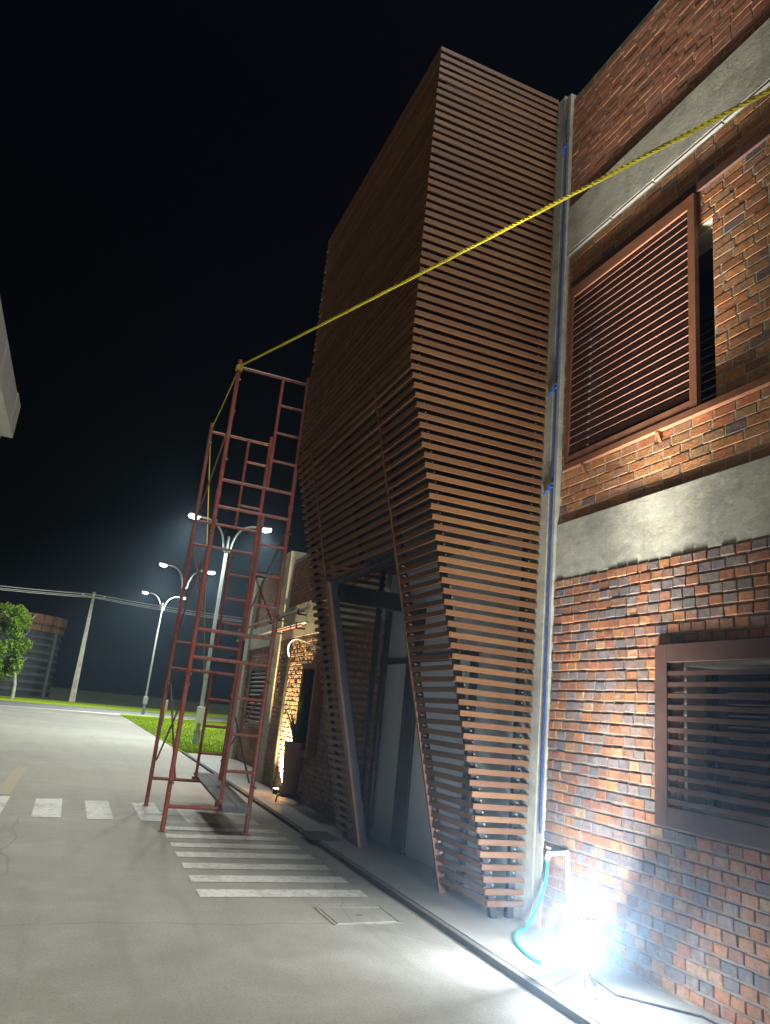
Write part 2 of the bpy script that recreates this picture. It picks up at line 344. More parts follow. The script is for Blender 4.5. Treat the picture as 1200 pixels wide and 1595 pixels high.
def pix(p):
    q = _RW @ (Vector(p)-Vector((0, 0, 1.6))); return (600+1150*q.x/q.z, 797.5+1150*q.y/q.z, q.z) if q.z > .1 else (1e6, 1e6, 1)

# ------------------------------------------------------------------ the brick building
bld = thing('brick_building', (W, 5, 0), 'long brick building with concrete columns and beams on the right', 'building')
YC = 5.72                                  # right edge of the concrete column
low = box(W-.003, W+.4, -8, YC, 0, 1.19).box(W-.003, W+.4, -8, YC, 2.18, 2.975).box(W-.003, W+.4, 4.13, YC, 1.19, 2.18).box(W-.003, W+.4, -8, 2.2, 1.19, 2.18).build('ground_floor_wall', 'mortar_dark', bld)
up = box(W+.0205, W+.4, -8, YC, 3.5, 4.1).box(W+.0205, W+.4, -8, YC, 5.68, 6.5).box(W+.0205, W+.4, -8, 3.80, 4.1, 5.68).box(W+.0205, W+.4, 5.45, YC, 4.1, 5.68).build('upper_floor_wall', 'mortar_tan', bld)
par = box(W+.0105, W+.35, -8, YC, 7.05, 8.53).build('parapet_wall', 'mortar_tan', bld)
box(W+.02, W+.37, -8, YC, 8.531, 8.55).build('parapet_cap', 'mortar_tan', par)
B1 = lay(W-.012, 0.6, YC, PZ+.01, 2.975, [(2.2, 4.13, 1.19, 2.18)], .122, .117, .0832, .069, PAL_LOW)
B2 = lay(W+.018, 0.6, YC-.002, 3.53, 6.46, [(3.80, 5.45, 4.1, 5.68)], .205, .192, .0832, .072, PAL_UP, .002)
B3 = lay(W+.007, 0.6, YC-.002, 7.06, 8.53, [], .205, .194, .0832, .073, PAL_PAR, .002)
cand = []
for w_i, lst in enumerate((B1, B2, B3)):
    for b in lst:
        px, py, dz = pix((b[0], b[1], b[2]))
        if -10 < px < 1215 and -10 < py < 1610:
            p2 = pix((b[0], b[1]+b[3], b[2])); p3 = pix((b[0], b[1], b[2]+b[4])); cand.append((math.hypot(p2[0]-px, p2[1]-py)*math.hypot(p3[0]-px, p3[1]-py), w_i, b))
cand.sort(key=lambda c: -c[0]); single = cand[:298]; ids = {id(c[2]) for c in single}
variants = {}
for w_i, mat in ((0, 'brick_fired'), (1, 'brick_upper'), (2, 'brick_upper')):
    wall = (low, up, par)[w_i]; base = (.117, .192, .194)[w_i]
    for k, (_, wi, b) in enumerate([c for c in single if c[1] == w_i]):
        key = (w_i, k % 40)
        if key not in variants:
            vs, fs = brick_geo(base, .07, .002) if w_i == 0 else brick_geo(base, .07, .001, .004, .002); m = bpy.data.meshes.new('brick'); m.from_pydata(vs, [], fs); m.materials.append(M[mat]); colour_attr(m, [pick((PAL_LOW, PAL_UP, PAL_PAR)[w_i])]*len(vs)); variants[key] = m
        o = bpy.data.objects.new('brick', variants[key]); put(o, wall, (b[0], b[1], b[2])); o.scale = (1, b[3]/base, b[4]/.07); rk = 1 if w_i == 0 else .3; o.rotation_euler = (random.uniform(-.006, .006), random.uniform(-.02, .02)*rk, random.uniform(-.014, .014)*rk)
    joined([b for b in (B1, B2, B3)[w_i] if id(b) not in ids], 'bricks', mat, wall)
# concrete frame
box(W-.004, W+.42, -8, YC, 2.976, 3.52).build('concrete_beam', 'wall_concrete', bld, bevel=.006)
box(W-.010, W+.36, -8, YC, 6.495, 7.06).build('concrete_beam', 'wall_concrete', bld, bevel=.005)
for a, b in ((-8, 3.645), (3.66, 4.43), (4.445, 5.01), (5.025, YC)): box(W-.008, W+.35, a, b, 6.47, 6.4948).build('beam_lip', 'kerb_concrete', bld)
box(W-.03, W+.4, YC, 5.83, 0, 8.60).box(W-.036, W+.4, 5.8301, 6.12, 0, 8.66).build('concrete_column', 'column_concrete', bld, bevel=.006)
# wall behind the porch, with the door
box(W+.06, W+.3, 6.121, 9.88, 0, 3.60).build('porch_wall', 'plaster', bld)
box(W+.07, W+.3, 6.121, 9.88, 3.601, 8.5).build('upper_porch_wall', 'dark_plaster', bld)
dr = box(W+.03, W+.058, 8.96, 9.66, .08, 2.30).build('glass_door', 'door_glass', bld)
fm = box(W+.0, W+.059, 8.60, 8.958, .06, 3.05); fm.box(W+.0, W+.059, 9.662, 9.74, .06, 3.05); fm.box(W+.005, W+.059, 8.9581, 9.6615, 2.302, 2.38)
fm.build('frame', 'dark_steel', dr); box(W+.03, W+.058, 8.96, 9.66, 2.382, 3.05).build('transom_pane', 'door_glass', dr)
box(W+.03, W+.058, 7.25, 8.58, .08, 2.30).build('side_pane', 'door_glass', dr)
fm = box(W+.004, W+.0585, 7.16, 7.248, .06, 2.40); fm.box(W+.004, W+.0585, 7.2481, 8.5995, 2.302, 2.40); fm.build('frame', 'dark_steel', dr)
# lower window with its brown box frame and slats
wi = box(W+.19, W+.2, 2.2, 4.13, 1.19, 2.18).build('window', 'dark_glass', bld)
rv = box(W+.0, W+.19, 4.100, 4.129, 1.191, 2.179); rv.box(W+.0, W+.19, 2.2, 4.0995, 2.15, 2.179); rv.box(W-.01, W+.19, 2.2, 4.0995, 1.191, 1.215)
rv.build('reveal', 'lit_plaster', wi)  # paler than the concrete, lamp light on the reveal put into its colour
for y in (4.03, 3.2): box(W+.16, W+.189, y, y+.05, 1.216, 2.149).build('sash', 'dark_steel', wi)
fz0, fz1, fx0, fx1 = 1.07, 2.31, W-.05, W-.018
f = MB(); f.box(fx0, fx1, 4.24, 4.36, fz0, fz1); f.box(fx0, fx1, 2.2, 4.2398, fz1-.13, fz1); f.box(fx0, fx1, 2.2, 4.2398, fz0, fz0+.13); f.build('box_frame', 'frame_brown', wi, bevel=.003)
for k in range(12):
    z = 1.222+k*.0785
    s_ = MB().prism([(fx0+.008, 2.2, z), (fx0+.028, 2.2, z+.006), (fx0+.028, 2.2, z+.038), (fx0+.008, 2.2, z+.032)], (0, 2.039, 0)); s_.build('slat', 'frame_brown', wi)
# upper window opening and the sliding shutter on its rails
uw = box(W+.28, W+.29, 3.80, 5.45, 4.1, 5.68).build('window', 'dark_glass', bld)
rv = box(W+.08, W+.28, 3.801, 3.815, 4.101, 5.679); rv.box(W+.08, W+.28, 3.8151, 5.449, 5.655, 5.679); rv.box(W+.08, W+.28, 3.8151, 5.449, 4.101, 4.12); rv.box(W+.08, W+.28, 5.43, 5.449, 4.121, 5.654)
rv.build('reveal', 'column_concrete', uw)
sx0, sx1 = W-.030, W+.014
sh = MB(); sh.box(sx0, sx1, 3.94, 4.015, 4.085, 6.0); sh.box(sx0, sx1, 5.55, 5.61, 4.085, 6.0); sh.box(sx0+.002, sx1-.002, 4.0152, 5.5498, 5.88, 5.998); sh.box(sx0+.002, sx1-.002, 4.0152, 5.5498, 4.087, 4.16)
sh = sh.build('sliding_shutter', 'brown_steel', bld, bevel=.003)
for k in range(22):
    z = 4.19+k*.0775
    MB().prism([(sx0+.010, 4.0152, z), (sx0+.024, 4.0152, z-.002), (sx0+.040, 4.0152, z+.060), (sx0+.026, 4.0152, z+.063)], (0, 1.5345, 0)).build('slat', 'shutter_slat', sh)
lk = MB()
for k in range(15): lk.box(sx0+.004, sx0+.02, 5.25, 5.275, 4.19+k*.0775-.012, 4.19+k*.0775+.004)
tag(lk.build('link_clips', 'bolt_steel', sh), 'row of bright link clips on the shutter slats', kind='stuff')
box(W-.012, W+.014, .4, 5.63, 6.005, 6.085).build('top_rail', 'frame_brown', bld)
box(W-.033, W+.014, .4, 5.63, 4.025, 4.080).build('bottom_rail', 'brown_steel', bld)
for y in (5.32, 4.35): MB().prism([(W+.014, y, 4.024), (W-.030, y, 4.024), (W-.030, y, 4.01), (W+.006, y, 3.94), (W+.014, y, 3.94)], (0, .03, 0)).build('bracket', 'brown_steel', bld)
# body and roof behind the facade
box(W+.401, 14, -8, 9.88, 0, 8.4).build('building_body', 'dark_plaster', bld)

# far wing beyond the porch
fw = thing('far_brick_wing', (4.1, 16, 0), 'lower brick wing with pale columns beyond the slatted porch', 'building')
FB = 15.62
wl_ = box(W+.02, W+.4, 9.9, FB, 0, 2.95).build('wall', 'mortar_dark', fw)
joined(lay(W+.004, 9.9, FB, PZ+.01, 2.95, [(12.40, 13.1, .9, 2.3)], .122, .112, .0832, .067, [((.42, .25, .12), 4), ((.36, .2, .1), 4), ((.25, .15, .09), 3), ((.16, .13, .12), 3)]), 'bricks', 'brick_fired', wl_)
box(W+.0, W+.41, 9.9, FB, 2.951, 3.62).build('concrete_beam', 'wall_concrete', fw)
u_ = box(W+.09, W+.4, 9.9, FB, 3.621, 4.72).build('upper_wall', 'mortar_tan', fw)
joined(lay(W+.082, 9.9, FB, 3.63, 4.70, [], .205, .192, .0832, .072, PAL_PAR), 'bricks', 'brick_upper', u_)
box(W-.03, W+.72, FB+.001, 16.3, 0, 4.92).build('column', 'column_concrete', fw, bevel=.01)
w2 = box(4.67, 5.0, 16.301, 21.65, 0, 3.08).build('wall', 'mortar_dark', fw)
joined(lay(4.654, 16.31, 21.65, PZ+.01, 3.06, [(18.3, 20.6, 1.1, 2.45)], .205, .192, .0832, .070, [((.34, .13, .06), 4), ((.30, .11, .05), 3), ((.18, .10, .07), 2)]), 'bricks', 'brick_fired', w2)
u2 = box(4.68, 5.0, 16.301, 21.65, 3.66, 5.12).build('upper_wall', 'mortar_tan', fw)
joined(lay(4.668, 16.31, 21.65, 3.67, 5.10, [], .205, .194, .0832, .072, [((.36, .15, .06), 4), ((.33, .14, .06), 3), ((.30, .12, .055), 2)]), 'bricks', 'brick_upper', u2)
box(4.60, 5.01, 16.301, 21.651, 3.081, 3.659).build('concrete_beam', 'wall_concrete', fw)
box(4.56, 5.05, 21.652, 22.15, 0, 5.20).build('column', 'column_concrete', fw, bevel=.01)
box(5.051, 14, 9.9, 22.1, 0, 4.8).build('wing_body', 'dark_plaster', fw)
lw = box(4.60, 4.65, 18.3, 20.6, 1.1, 2.45).build('louvred_window', 'dark_glass', fw)
f = MB(); f.box(4.55, 4.64, 18.2, 18.3, 1.0, 2.55); f.box(4.55, 4.64, 20.6, 20.7, 1.0, 2.55); f.box(4.55, 4.64, 18.3, 20.6, 2.451, 2.55); f.box(4.55, 4.64, 18.3, 20.6, 1.0, 1.099); f.build('frame', 'frame_brown', lw)
for k in range(12): MB().prism([(4.56, 18.301, 1.13+k*.11), (4.60, 18.301, 1.16+k*.11), (4.60, 18.301, 1.20+k*.11), (4.56, 18.301, 1.17+k*.11)], (0, 2.298, 0)).build('slat', 'shutter_slat', lw)
nw = box(W-.02, W+.03, 12.42, 13.08, .92, 2.28).build('narrow_window', 'dark_glass', fw)
f = MB(); f.box(W-.16, W+.02, 12.32, 12.419, .82, 2.38); f.box(W-.16, W+.02, 13.081, 13.18, .82, 2.38); f.box(W-.16, W+.02, 12.42, 13.08, 2.281, 2.38); f.box(W-.16, W+.02, 12.42, 13.08, .82, .919); f.build('box_frame', 'brown_steel', nw)
MB().tube([(W-.06, 14.55, .06), (W-.06, 14.55, 2.9)], .03, 8).build('drain_pipe', 'iron', fw, True)
# two pipes held on wall brackets
for z, mm in ((3.42, 'pvc_white'), (3.15, 'pvc_white')):
    pp = thing('rail_pipe', (W-.15, 16.5, z), 'upper of two long pipes bracketed along the far wing' if z > 3.3 else 'lower of two long pipes bracketed along the far wing', 'pipe', 'pipes on the far wing')
    MB().tube([(W-.15, 13.3, z), (W-.15, 17.2, z)], .028, 8).build('pipe', 'galvanised', pp, True)
    MB().tube([(W-.15, 17.2, z), (W-.15, 19.6, z-.02)], .031, 8).build('pipe', 'scaffold_paint', pp, True)
    MB().tube([(W-.15, 13.6, z-.035), (W-.15, 15.6, z-.035)], .022, 8).build('pipe', 'scaffold_paint', pp, True)
    for y in (13.9, 15.4): MB().box(W-.16, W-.001, y, y+.04, z-.09, z-.06).box(W-.185, W-.16, y, y+.04, z-.09, z+.04).build('bracket', 'iron', pp)
    box(W-.16, W-.04, 16.2, 16.24, z-.09, z-.06).build('bracket', 'iron', pp)
ca = MB(); pts = []
for i in range(15): u = i/14; pts.append((W-.05-.25*math.sin(u*math.pi), 14.6-2.0*u, 2.55+.28*math.sin(u*2.2)-.35*max(0, u-.6)))
tag(ca.tube(pts, .012, 6).build('cable', 'cable_pale', None, True), 'thin pale cable arching along the far brick wall', 'cable')

# ------------------------------------------------------------------ slatted porch
PY0, PY1 = 5.95, 9.85; XF, XB = 2.405, 3.61; ZB, ZF, ZT = .07, 4.90, 8.74; PIT = .0955
def xs(z): return XF if z >= ZF else XF+(ZF-z)*(XB-XF)/(ZF-ZB)
po = thing('slatted_porch', (3.2, 7.9, PZ), 'tall folded entrance porch clad in horizontal brown slats', 'porch')
unit = box(-.5, .5, -.5, .5, -.5, .5).mesh('slat', 'slat_paint')
SW, SH = .034, .047
def slat(x0, x1, y0, y1, zc, nm='slat', h=SH):
    o = bpy.data.objects.new(nm, unit); put(o, po, ((x0+x1)/2+random.uniform(-.003, .003), (y0+y1)/2+random.uniform(-.003, .003), zc+random.uniform(-.004, .004))); o.scale = (x1-x0, y1-y0, h)
    o.rotation_euler = (random.uniform(-.01, .01), random.uniform(-.0025, .0025), random.uniform(-.002, .002)); return o
levels = []; z = .174
while z < ZT-.03: levels.append(z); z += PIT
S1, S2, LINT = 6.87, 9.15, 3.22
for z in levels:
    x = xs(z)
    slat(x, W-.038, PY0, PY0+SW, z)                             # side that faces the camera
    if z > ZF: slat(x, x+SW, PY0+SW+.004, PY1, z)
    else:
        slat(x, x+SW, PY0+SW+.004, S1-.02, z)
        if z > LINT: slat(x, x+SW, S1+.022, S2-.022, z)
        slat(x, x+SW, S2+.022, PY1, z)
fs = MB(); bt = MB(); rnd = random.Random(3)
for z in levels:
    x = xs(z); fs.box(x+SW+.004, W-.05, PY1-SW, PY1-.001, z-SH/2, z+SH/2)
tag(fs.build('far_side_slats', 'slat_paint', po), 'slats on the far side of the porch', kind='stuff')
for z in levels:
    zz = z+PIT/2; x = xs(zz)
    for (bx, by) in ((x+.10, PY0+.045), (W-.13, PY0+.045)):
        if rnd.random() > .12: bt.box(bx-.007, bx+.007, by-.018, by+.004, zz-.008, zz+.006)
    if z < ZF:
        for yy in (S1+.06, S2+.06) if z > LINT else (S1-.06, S2+.07):
            if rnd.random() > .2: bt.box(x+.02, x+.05, yy-.008, yy+.008, zz-.008, zz+.008)
tag(bt.build('bolts', 'bolt_steel', po), 'small bright bolt heads between the slats', kind='stuff')
def bar(pts, w, d, nm, mat):               # a flat bar following the porch profile; w along y, d along x
    for (a, b) in zip(pts[:-1], pts[1:]):
        MB().prism([(a[0], a[1], a[2]), (a[0]+d, a[1], a[2]), (b[0]+d, b[1], b[2]), (b[0], b[1], b[2])], (0, w, 0)).build(nm, mat, po)
def prof(y, off, zs): return [(xs(z)+off, y, z) for z in zs]
for y in (PY0+.05, 8.0, PY1-.10): bar(prof(y, .045, (PZ, ZF) if y != 8.0 else (LINT, ZF)), .06, .06, 'post', 'dark_steel'); bar(prof(y, .045, (ZF, ZT)), .06, .06, 'post', 'dark_steel')
for y in (PY0+.05, PY1-.10): box(W-.16, W-.10, y, y+.06, PZ, ZT).build('post', 'dark_steel', po)
bar(prof(S1-.015, -.012, (PZ, ZF+.04)), .03, .07, 'edge_strip', 'brown_steel')
bar(prof(S2-.015, -.012, (LINT+.01, ZF+.04)), .03, .07, 'edge_strip', 'brown_steel')
bar(prof(S2-.12, -.016, (PZ, LINT)), .115, .03, 'jamb_plate', 'brown_steel')
bar(prof(S2-.118, .016, (PZ, LINT)), .11, .09, 'jamb', 'dark_steel')
bar(prof(S1+.016, .012, (PZ, ZF)), .05, .10, 'jamb', 'dark_steel')
x = xs(LINT); box(x+.0, x+.16, S1+.07, S2-.025, LINT-.03, LINT+.03).build('lintel', 'dark_steel', po)
box(x+.17, W+.05, S2-.10, S2-.01, 2.98, 3.2).build('cross_beam', 'dark_steel', po)
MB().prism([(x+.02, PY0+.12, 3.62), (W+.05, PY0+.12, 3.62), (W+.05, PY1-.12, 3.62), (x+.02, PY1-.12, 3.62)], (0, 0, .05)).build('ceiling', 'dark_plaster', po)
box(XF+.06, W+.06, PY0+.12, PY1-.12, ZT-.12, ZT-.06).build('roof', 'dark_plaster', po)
box(XF+.17, W+.06, PY0+.16, PY0+.19, 4.4, ZT-.14).build('light_block_liner', 'dark_plaster', po)  # added sheet, keeps the inside behind the side slats dark
MB().prism([(xs(3.69)+.12, PY0+.2, 3.69), (xs(3.69)+.15, PY0+.2, 3.69), (XF+.15, PY0+.2, ZF), (XF+.15, PY0+.2, ZT-.14), (XF+.12, PY0+.2, ZT-.14), (XF+.12, PY0+.2, ZF)], (0, PY1-PY0-.34, 0)).build('light_block_liner', 'dark_plaster', po)  # added sheet, blocks light seen through the front slats
tag(box(3.10, 3.52, 9.40, 10.02, PZ, PZ+.014).build('door_mat', 'mat_rubber', None, bevel=.004), 'dark rubber mat on the pavement before the entrance', 'mat')

# ------------------------------------------------------------------ scaffold tower
sc = thing('scaffold_tower', (1.9, 11, 0), 'tall worn red scaffold tower standing on the crosswalk', 'scaffold')
def frame(y, bars, top):
    fl, fr_ = 1.375, 2.405; iv = fl+.655
    for x in (fl, fr_):
        base = .0
        o = MB(); o.tube([(x, y, 0), (x, y, top)], .030, 10)
        for zj in (bars[0]+ (bars[1]-bars[0])+.17, bars[3]+.17): o.tube([(x, y, zj-.05), (x, y, zj+.05)], .037, 10)
        o.build('leg', 'scaffold_paint', sc, True)
    for k in range(3):
        z0, z1 = bars[2*k], bars[2*k+1]
        for z in (z0, z1): MB().tube([(fl, y, z), (fr_, y, z)], .024, 8).build('cross_bar', 'scaffold_paint', sc, True)
        MB().tube([(iv, y, z0), (iv, y, z1)], .023, 8).build('ladder_post', 'scaffold_paint', sc, True)
        n = 3
        for i in range(1, n+1):
            z = z0+(z1-z0)*i/(n+1); MB().tube([(iv, y, z), (fr_, y, z)], .02, 8).build('rung', 'scaffold_paint', sc, True)
        for x in (fl, fr_):
            for z in (z0+.28, z1-.22): MB().tube([(x, y-.02, z), (x+.02, y-.085, z)], .009, 6).add([(x+.005, y-.09, z-.016), (x+.035, y-.09, z-.016), (x+.035, y-.08, z+.016), (x+.005, y-.08, z+.016)], [(0, 1, 2, 3)]).build('brace_pin', 'brace_paint', sc)
frame(9.9, (.29, 2.10, 2.46, 4.13, 4.51, 6.21), 6.32); frame(12.0, (.39, 2.0, 2.40, 3.97, 4.36, 5.91), 6.06)
def brace(x, z0, z1, flip=False, bend=0):
    a, b = (9.92, 11.98) if not flip else (11.98, 9.92)
    MB().tube([(x, a, z0), (x+bend, (a+b)/2, (z0+z1)/2), (x, b, z1)], .014, 6).build('brace', 'brace_paint', sc, True)
brace(1.41, 5.55, 4.55); brace(1.41, 3.9, 2.65); brace(1.43, 3.85, 2.7, True); brace(1.41, 1.75, .65); brace(1.43, 1.75, .6, True)
brace(2.37, 3.9, 2.7); brace(2.36, 3.8, 2.7, True); brace(2.37, 1.75, .7); brace(2.36, 1.7, .62, True)
for x, y in ((1.375, 9.9), (2.405, 9.9), (1.375, 12.0), (2.405, 12.0)): MB().box(x-.05, x+.05, y-.05, y+.05, .004, .012).build('base_plate', 'brace_paint', sc)
pk = thing('scaffold_plank', (2.2, 11, .33), 'grey timber boards lying along the bottom bars of the scaffold', 'plank')
for k in range(2):
    x0 = 2.02+k*.185
    MB().prism([(x0, 9.72, .318), (x0+.178, 9.72, .318), (x0+.23, 12.5, .431), (x0+.05, 12.5, .431)], (0, 0, .035)).build('board', 'plank', pk, bevel=.003)
for y, z in ((9.74, .317), (12.3, .42)): box(2.03, 2.38, y, y+.07, z-.045, z-.002).build('batten', 'plank', pk)

# ------------------------------------------------------------------ ropes
def rope(name, pts, r, mat, label, strands=3, pitch=.13, n=5):
    """laid rope: strands twisted round the path"""
    P = [Vector(q) for q in pts]; d = [0]
    for a, b in zip(P[:-1], P[1:]): d.append(d[-1]+(b-a).length)
    N = int(d[-1]/pitch*8); mb = MB(); k = 0; path = []
    for i in range(N+1):
        s = d[-1]*i/N
        while k < len(P)-2 and s > d[k+1]: k += 1
        u = (s-d[k])/(d[k+1]-d[k]); path.append((P[k].lerp(P[k+1], u), (P[k+1]-P[k]).normalized(), s))
    for st in range(strands):
        q = []
        for c_, t_, s in path:
            a = t_.cross(Vector((0, 0, 1)) if abs(t_.z) < .9 else Vector((1, 0, 0))).normalized(); b = t_.cross(a); w = 2*math.pi*(s/pitch+st/strands)
            q.append(c_+(a*math.cos(w)+b*math.sin(w))*r*.52)
        mb.tube(q, r*.55, n)
    return tag(mb.build(name, mat, None, True), label, 'rope')
def sagline(a, b, sag, n=24): return [Vector(a).lerp(Vector(b), i/n)-Vector((0, 0, sag*4*(i/n)*(1-i/n))) for i in range(n+1)]
rope('yellow_rope', sagline((1.38, 9.87, 6.22), (W+.02, -5.2, 3.70), .06, 40), .0145, 'yellow_rope', 'thick yellow rope stretched from the scaffold top across to the brick wall')
rope('guy_rope', sagline((1.38, 9.93, 6.23), (1.38, 12.0, 5.98), .03, 6)+sagline((1.37, 12.03, 5.96), (4.44, 27.6, 2.0), .15), .011, 'yellow_rope', 'thin yellow guy rope from scaffold top down to the nearest lamp post', 2, .12, 4)
kn = MB()
for i in range(4): kn.tube([(1.375+.042*math.cos(a), 9.9+.042*math.sin(a), 6.16+i*.02+.004*math.sin(a*2)) for a in [j*math.pi/5 for j in range(11)]], .010, 5, False)
tag(kn.build('rope_knot', 'yellow_rope', None, True), 'yellow rope wound round the top of the front left scaffold leg', 'rope')
HY, HZ = -5.2, 3.70
hk = thing('wall_hook', (W+.02, HY, HZ), 'iron ring hook on the upper brick wall holding the yellow rope', 'hook')
MB().tube([(W+.09, HY, HZ), (W+.02, HY, HZ)], .012, 8).build('shank', 'iron', hk, True)
MB().tube([(W+.02+.03*math.cos(a), HY, HZ+.03*math.sin(a)) for a in [j*math.pi/6 for j in range(13)]], .008, 6, False).build('ring', 'iron', hk, True)
bp = [(W-.05, 5.735, 8.3), (W-.055, 5.735, 7.87), (W-.05, 5.745, 6.6), (W-.05, 5.755, 4.95), (W-.055, 5.745, 3.9), (W-.05, 5.74, 2.0), (W-.05, 5.73, .78)]
rope('blue_rope', bp, .010, 'blue_rope', 'blue rope hanging down the concrete column beside the slats', 3, .06, 4)
for z, w in ((7.87, .03), (4.95, .06), (3.9, .06)):
    k = MB(); yy = 5.745
    k.tube([(W-.05, yy+.0, z), (W-.06, yy+w*1.3, z-.02), (W-.05, yy+w*2.4, z-.045)], .012, 6)
    k.tube([(W-.065, yy-.02, z+.03), (W-.075, yy+.02, z-.005), (W-.06, yy+.03, z-.045)], .013, 6); k.tube([(W-.07, yy+.02, z+.02), (W-.07, yy-.015, z-.02)], .012, 6)
    tag(k.build('rope_tie', 'blue_rope', None, True), {7.87: 'topmost blue rope tie on the concrete column near the parapet', 4.95: 'blue rope tie on the column level with the upper shutter', 3.9: 'blue rope tie on the column just above the concrete beam'}[z], 'rope', 'blue rope ties')

# ------------------------------------------------------------------ tap, hose, work light
tp = thing('garden_tap', (W-.06, 5.5, .6), 'white water pipe and tap beside the column', 'tap')
MB().tube([(W-.05, 5.30, .30), (W-.05, 5.34, .70)], .017, 8).build('upright_pipe', 'pvc_white', tp, True)
MB().tube([(W-.05, 5.335, .70), (W-.06, 5.58, .645)], .018, 8).build('cross_pipe', 'pvc_white', tp, True)
MB().tube([(W-.06, 5.57, .66), (W-.06, 5.60, .60)], .024, 8).tube([(W-.06, 5.56, .69), (W-.06, 5.61, .69)], .01, 6).build('spigot', 'pvc_white', tp, True)
hp = []
for i in range(25):
    u = i/24; hp.append((W-.06-.05*u-.10*u*u, 5.60-.06*math.sin(u*math.pi)+.04*u, .60-(.60-PZ-.016)*(u**1.25)))
e_ = Vector(hp[-1]); ctl = [e_, Vector((W-.36, 5.60, PZ+.014)), Vector((W-.52, 5.40, PZ+.014)), Vector((W-.60, 5.12, PZ+.014)), Vector((W-.60, 4.86, PZ+.014))]
for i in range(1, 33):
    u = i/32; q = list(ctl)
    while len(q) > 1: q = [a.lerp(b, u) for a, b in zip(q[:-1], q[1:])]
    hp.append(tuple(q[0]))
tag(MB().tube(hp, .013, 8).build('garden_hose', 'hose_green', None, True), 'green garden hose hanging from the tap to the pavement', 'hose')
FL = Vector((3.345, 4.377, .36))
wk = thing('work_light', (FL.x, FL.y, PZ), 'glaring white work light standing on the pavement by the brick wall', 'work light')
def head(c, aim):
    q = Vector(aim).normalized().to_track_quat('Z', 'Y').to_matrix(); c = Vector(c)
    def g(b): return MB().add([q @ Vector(v)+c for v in b.v], b.f)
    H_ = g(box(-.12, .12, -.095, .095, -.05, -.004)).build('lamp_head', 'housing_black', wk, bevel=.008)
    for i in range(7): g(box(-.10+i*.032, -.094+i*.032, -.08, .08, -.075, -.0501)).build('cooling_fin', 'housing_black', H_)
    g(box(-.108, .108, -.083, .083, -.0035, .004)).build('lens', 'flood_glow', H_)
    return c
aim = Vector((-.27, .66, .42)).normalized()
c1 = head(FL+Vector((-.02, -.06, .02)), (-.06, -.66, -.55)); c2 = head(FL+Vector((.02, .09, .05)), aim)  # second, upward head is added to carry the facade light
MB().tube([(FL.x+.03, FL.y+.01, PZ+.02), (FL.x+.03, FL.y+.01, FL.z)], .014, 8).tube([(FL.x+.03, FL.y-.10, FL.z-.02), (FL.x+.03, FL.y+.12, FL.z-.02)], .012, 8).build('stand', 'galvanised', wk, True)
for k in range(3):
    a = k*2.09+.4; MB().tube([(FL.x+.03, FL.y+.01, PZ+.14), (FL.x+.03+.17*math.cos(a), FL.y+.01+.17*math.sin(a), PZ+.008)], .009, 6).build('leg', 'galvanised', wk, True)
tag(MB().tube([(FL.x+.02, FL.y, .18), (FL.x+.10, FL.y-.05, .12), (FL.x+.2, FL.y-.1, PZ+.009), (W-.1, 3.9, PZ+.009), (W-.1, 3.2, PZ+.009), (W-.08, 1.5, PZ+.009)], .007, 6).build('power_cable', 'cable_black', None, True), 'black power cable of the work light along the wall foot', 'cable')
FC = (.86, .94, 1.0)
fl_d = bpy.data.lights.new('work_light_wide', 'AREA'); fl_d.energy = 60; fl_d.color = FC; fl_d.shape = 'RECTANGLE'; fl_d.size = .19; fl_d.size_y = .14
fo = bpy.data.objects.new('work_light_wide', fl_d); put(fo, wk, c2+aim*.02); fo.rotation_euler = (-aim).to_track_quat('-Z', 'Y').to_euler(); fo.rotation_euler = aim.to_track_quat('-Z', 'Y').to_euler()
spot('work_light_halo', wk, c1+Vector((-.03, -.05, .0)), (-.60, -.79, .56), 1800, FC, 54, .5, .07)  # extra spot added towards the camera, lights the haze into a glare halo
spot('work_light_beam', wk, c2+Vector((-.02, .03, .09)), (.05, .08, 1), 750, (.98, .96, .90), 84, 1.0, .28)
spot('work_light_core', wk, c2+Vector((-.02, .03, .10)), (.02, -.04, 1), 6200, (1.0, .93, .82), 30, 1.0, .28)

# ------------------------------------------------------------------ planter and its uplight
pt = thing('planter', (3.66, 12.9, PZ), 'tall brown tapered planter with a spiky plant beside the porch', 'planter')
MB().lathe((3.78, 12.9, PZ), [(.12, .14), (.13, .16), (.185, .92), (.195, .98), (.17, .98), (.16, .93)], 18).build('pot', 'pot_ceramic', pt, True)
MB().lathe((3.78, 12.9, PZ), [(.165, .90), (.16, .945)], 14).build('soil', 'soil', pt)
for k in range(44):
    a = random.random()*2*math.pi; L = random.uniform(.5, 1.05); lean = random.uniform(.05, .6); w = random.uniform(.012, .022); vs = []
    for i in range(6):
        u = i/5; r_ = .04+lean*L*(u**1.7); zz = PZ+.93+L*u*(1-.25*lean*u); ww = w*(1-u**2*.95)
        cx, cy = 3.78+r_*math.cos(a), 12.9+r_*math.sin(a); vs += [(cx-ww*math.sin(a), cy+ww*math.cos(a), zz), (cx+ww*math.sin(a), cy-ww*math.cos(a), zz)]
    MB().add(vs, [(2*i, 2*i+1, 2*i+3, 2*i+2) for i in range(5)]).build('leaf', 'spiky_leaf', pt)
st = thing('plant_trolley', (3.78, 12.9, PZ), 'low black iron plant stand under the tall planter', 'plant stand')
rg = MB()
for r_, z in ((.15, .10), (.19, .115)): rg.tube([(3.78+r_*math.cos(a), 12.9+r_*math.sin(a), PZ+z) for a in [j*math.pi/10 for j in range(21)]], .012, 6, False)
rg.build('ring', 'iron', st, True)
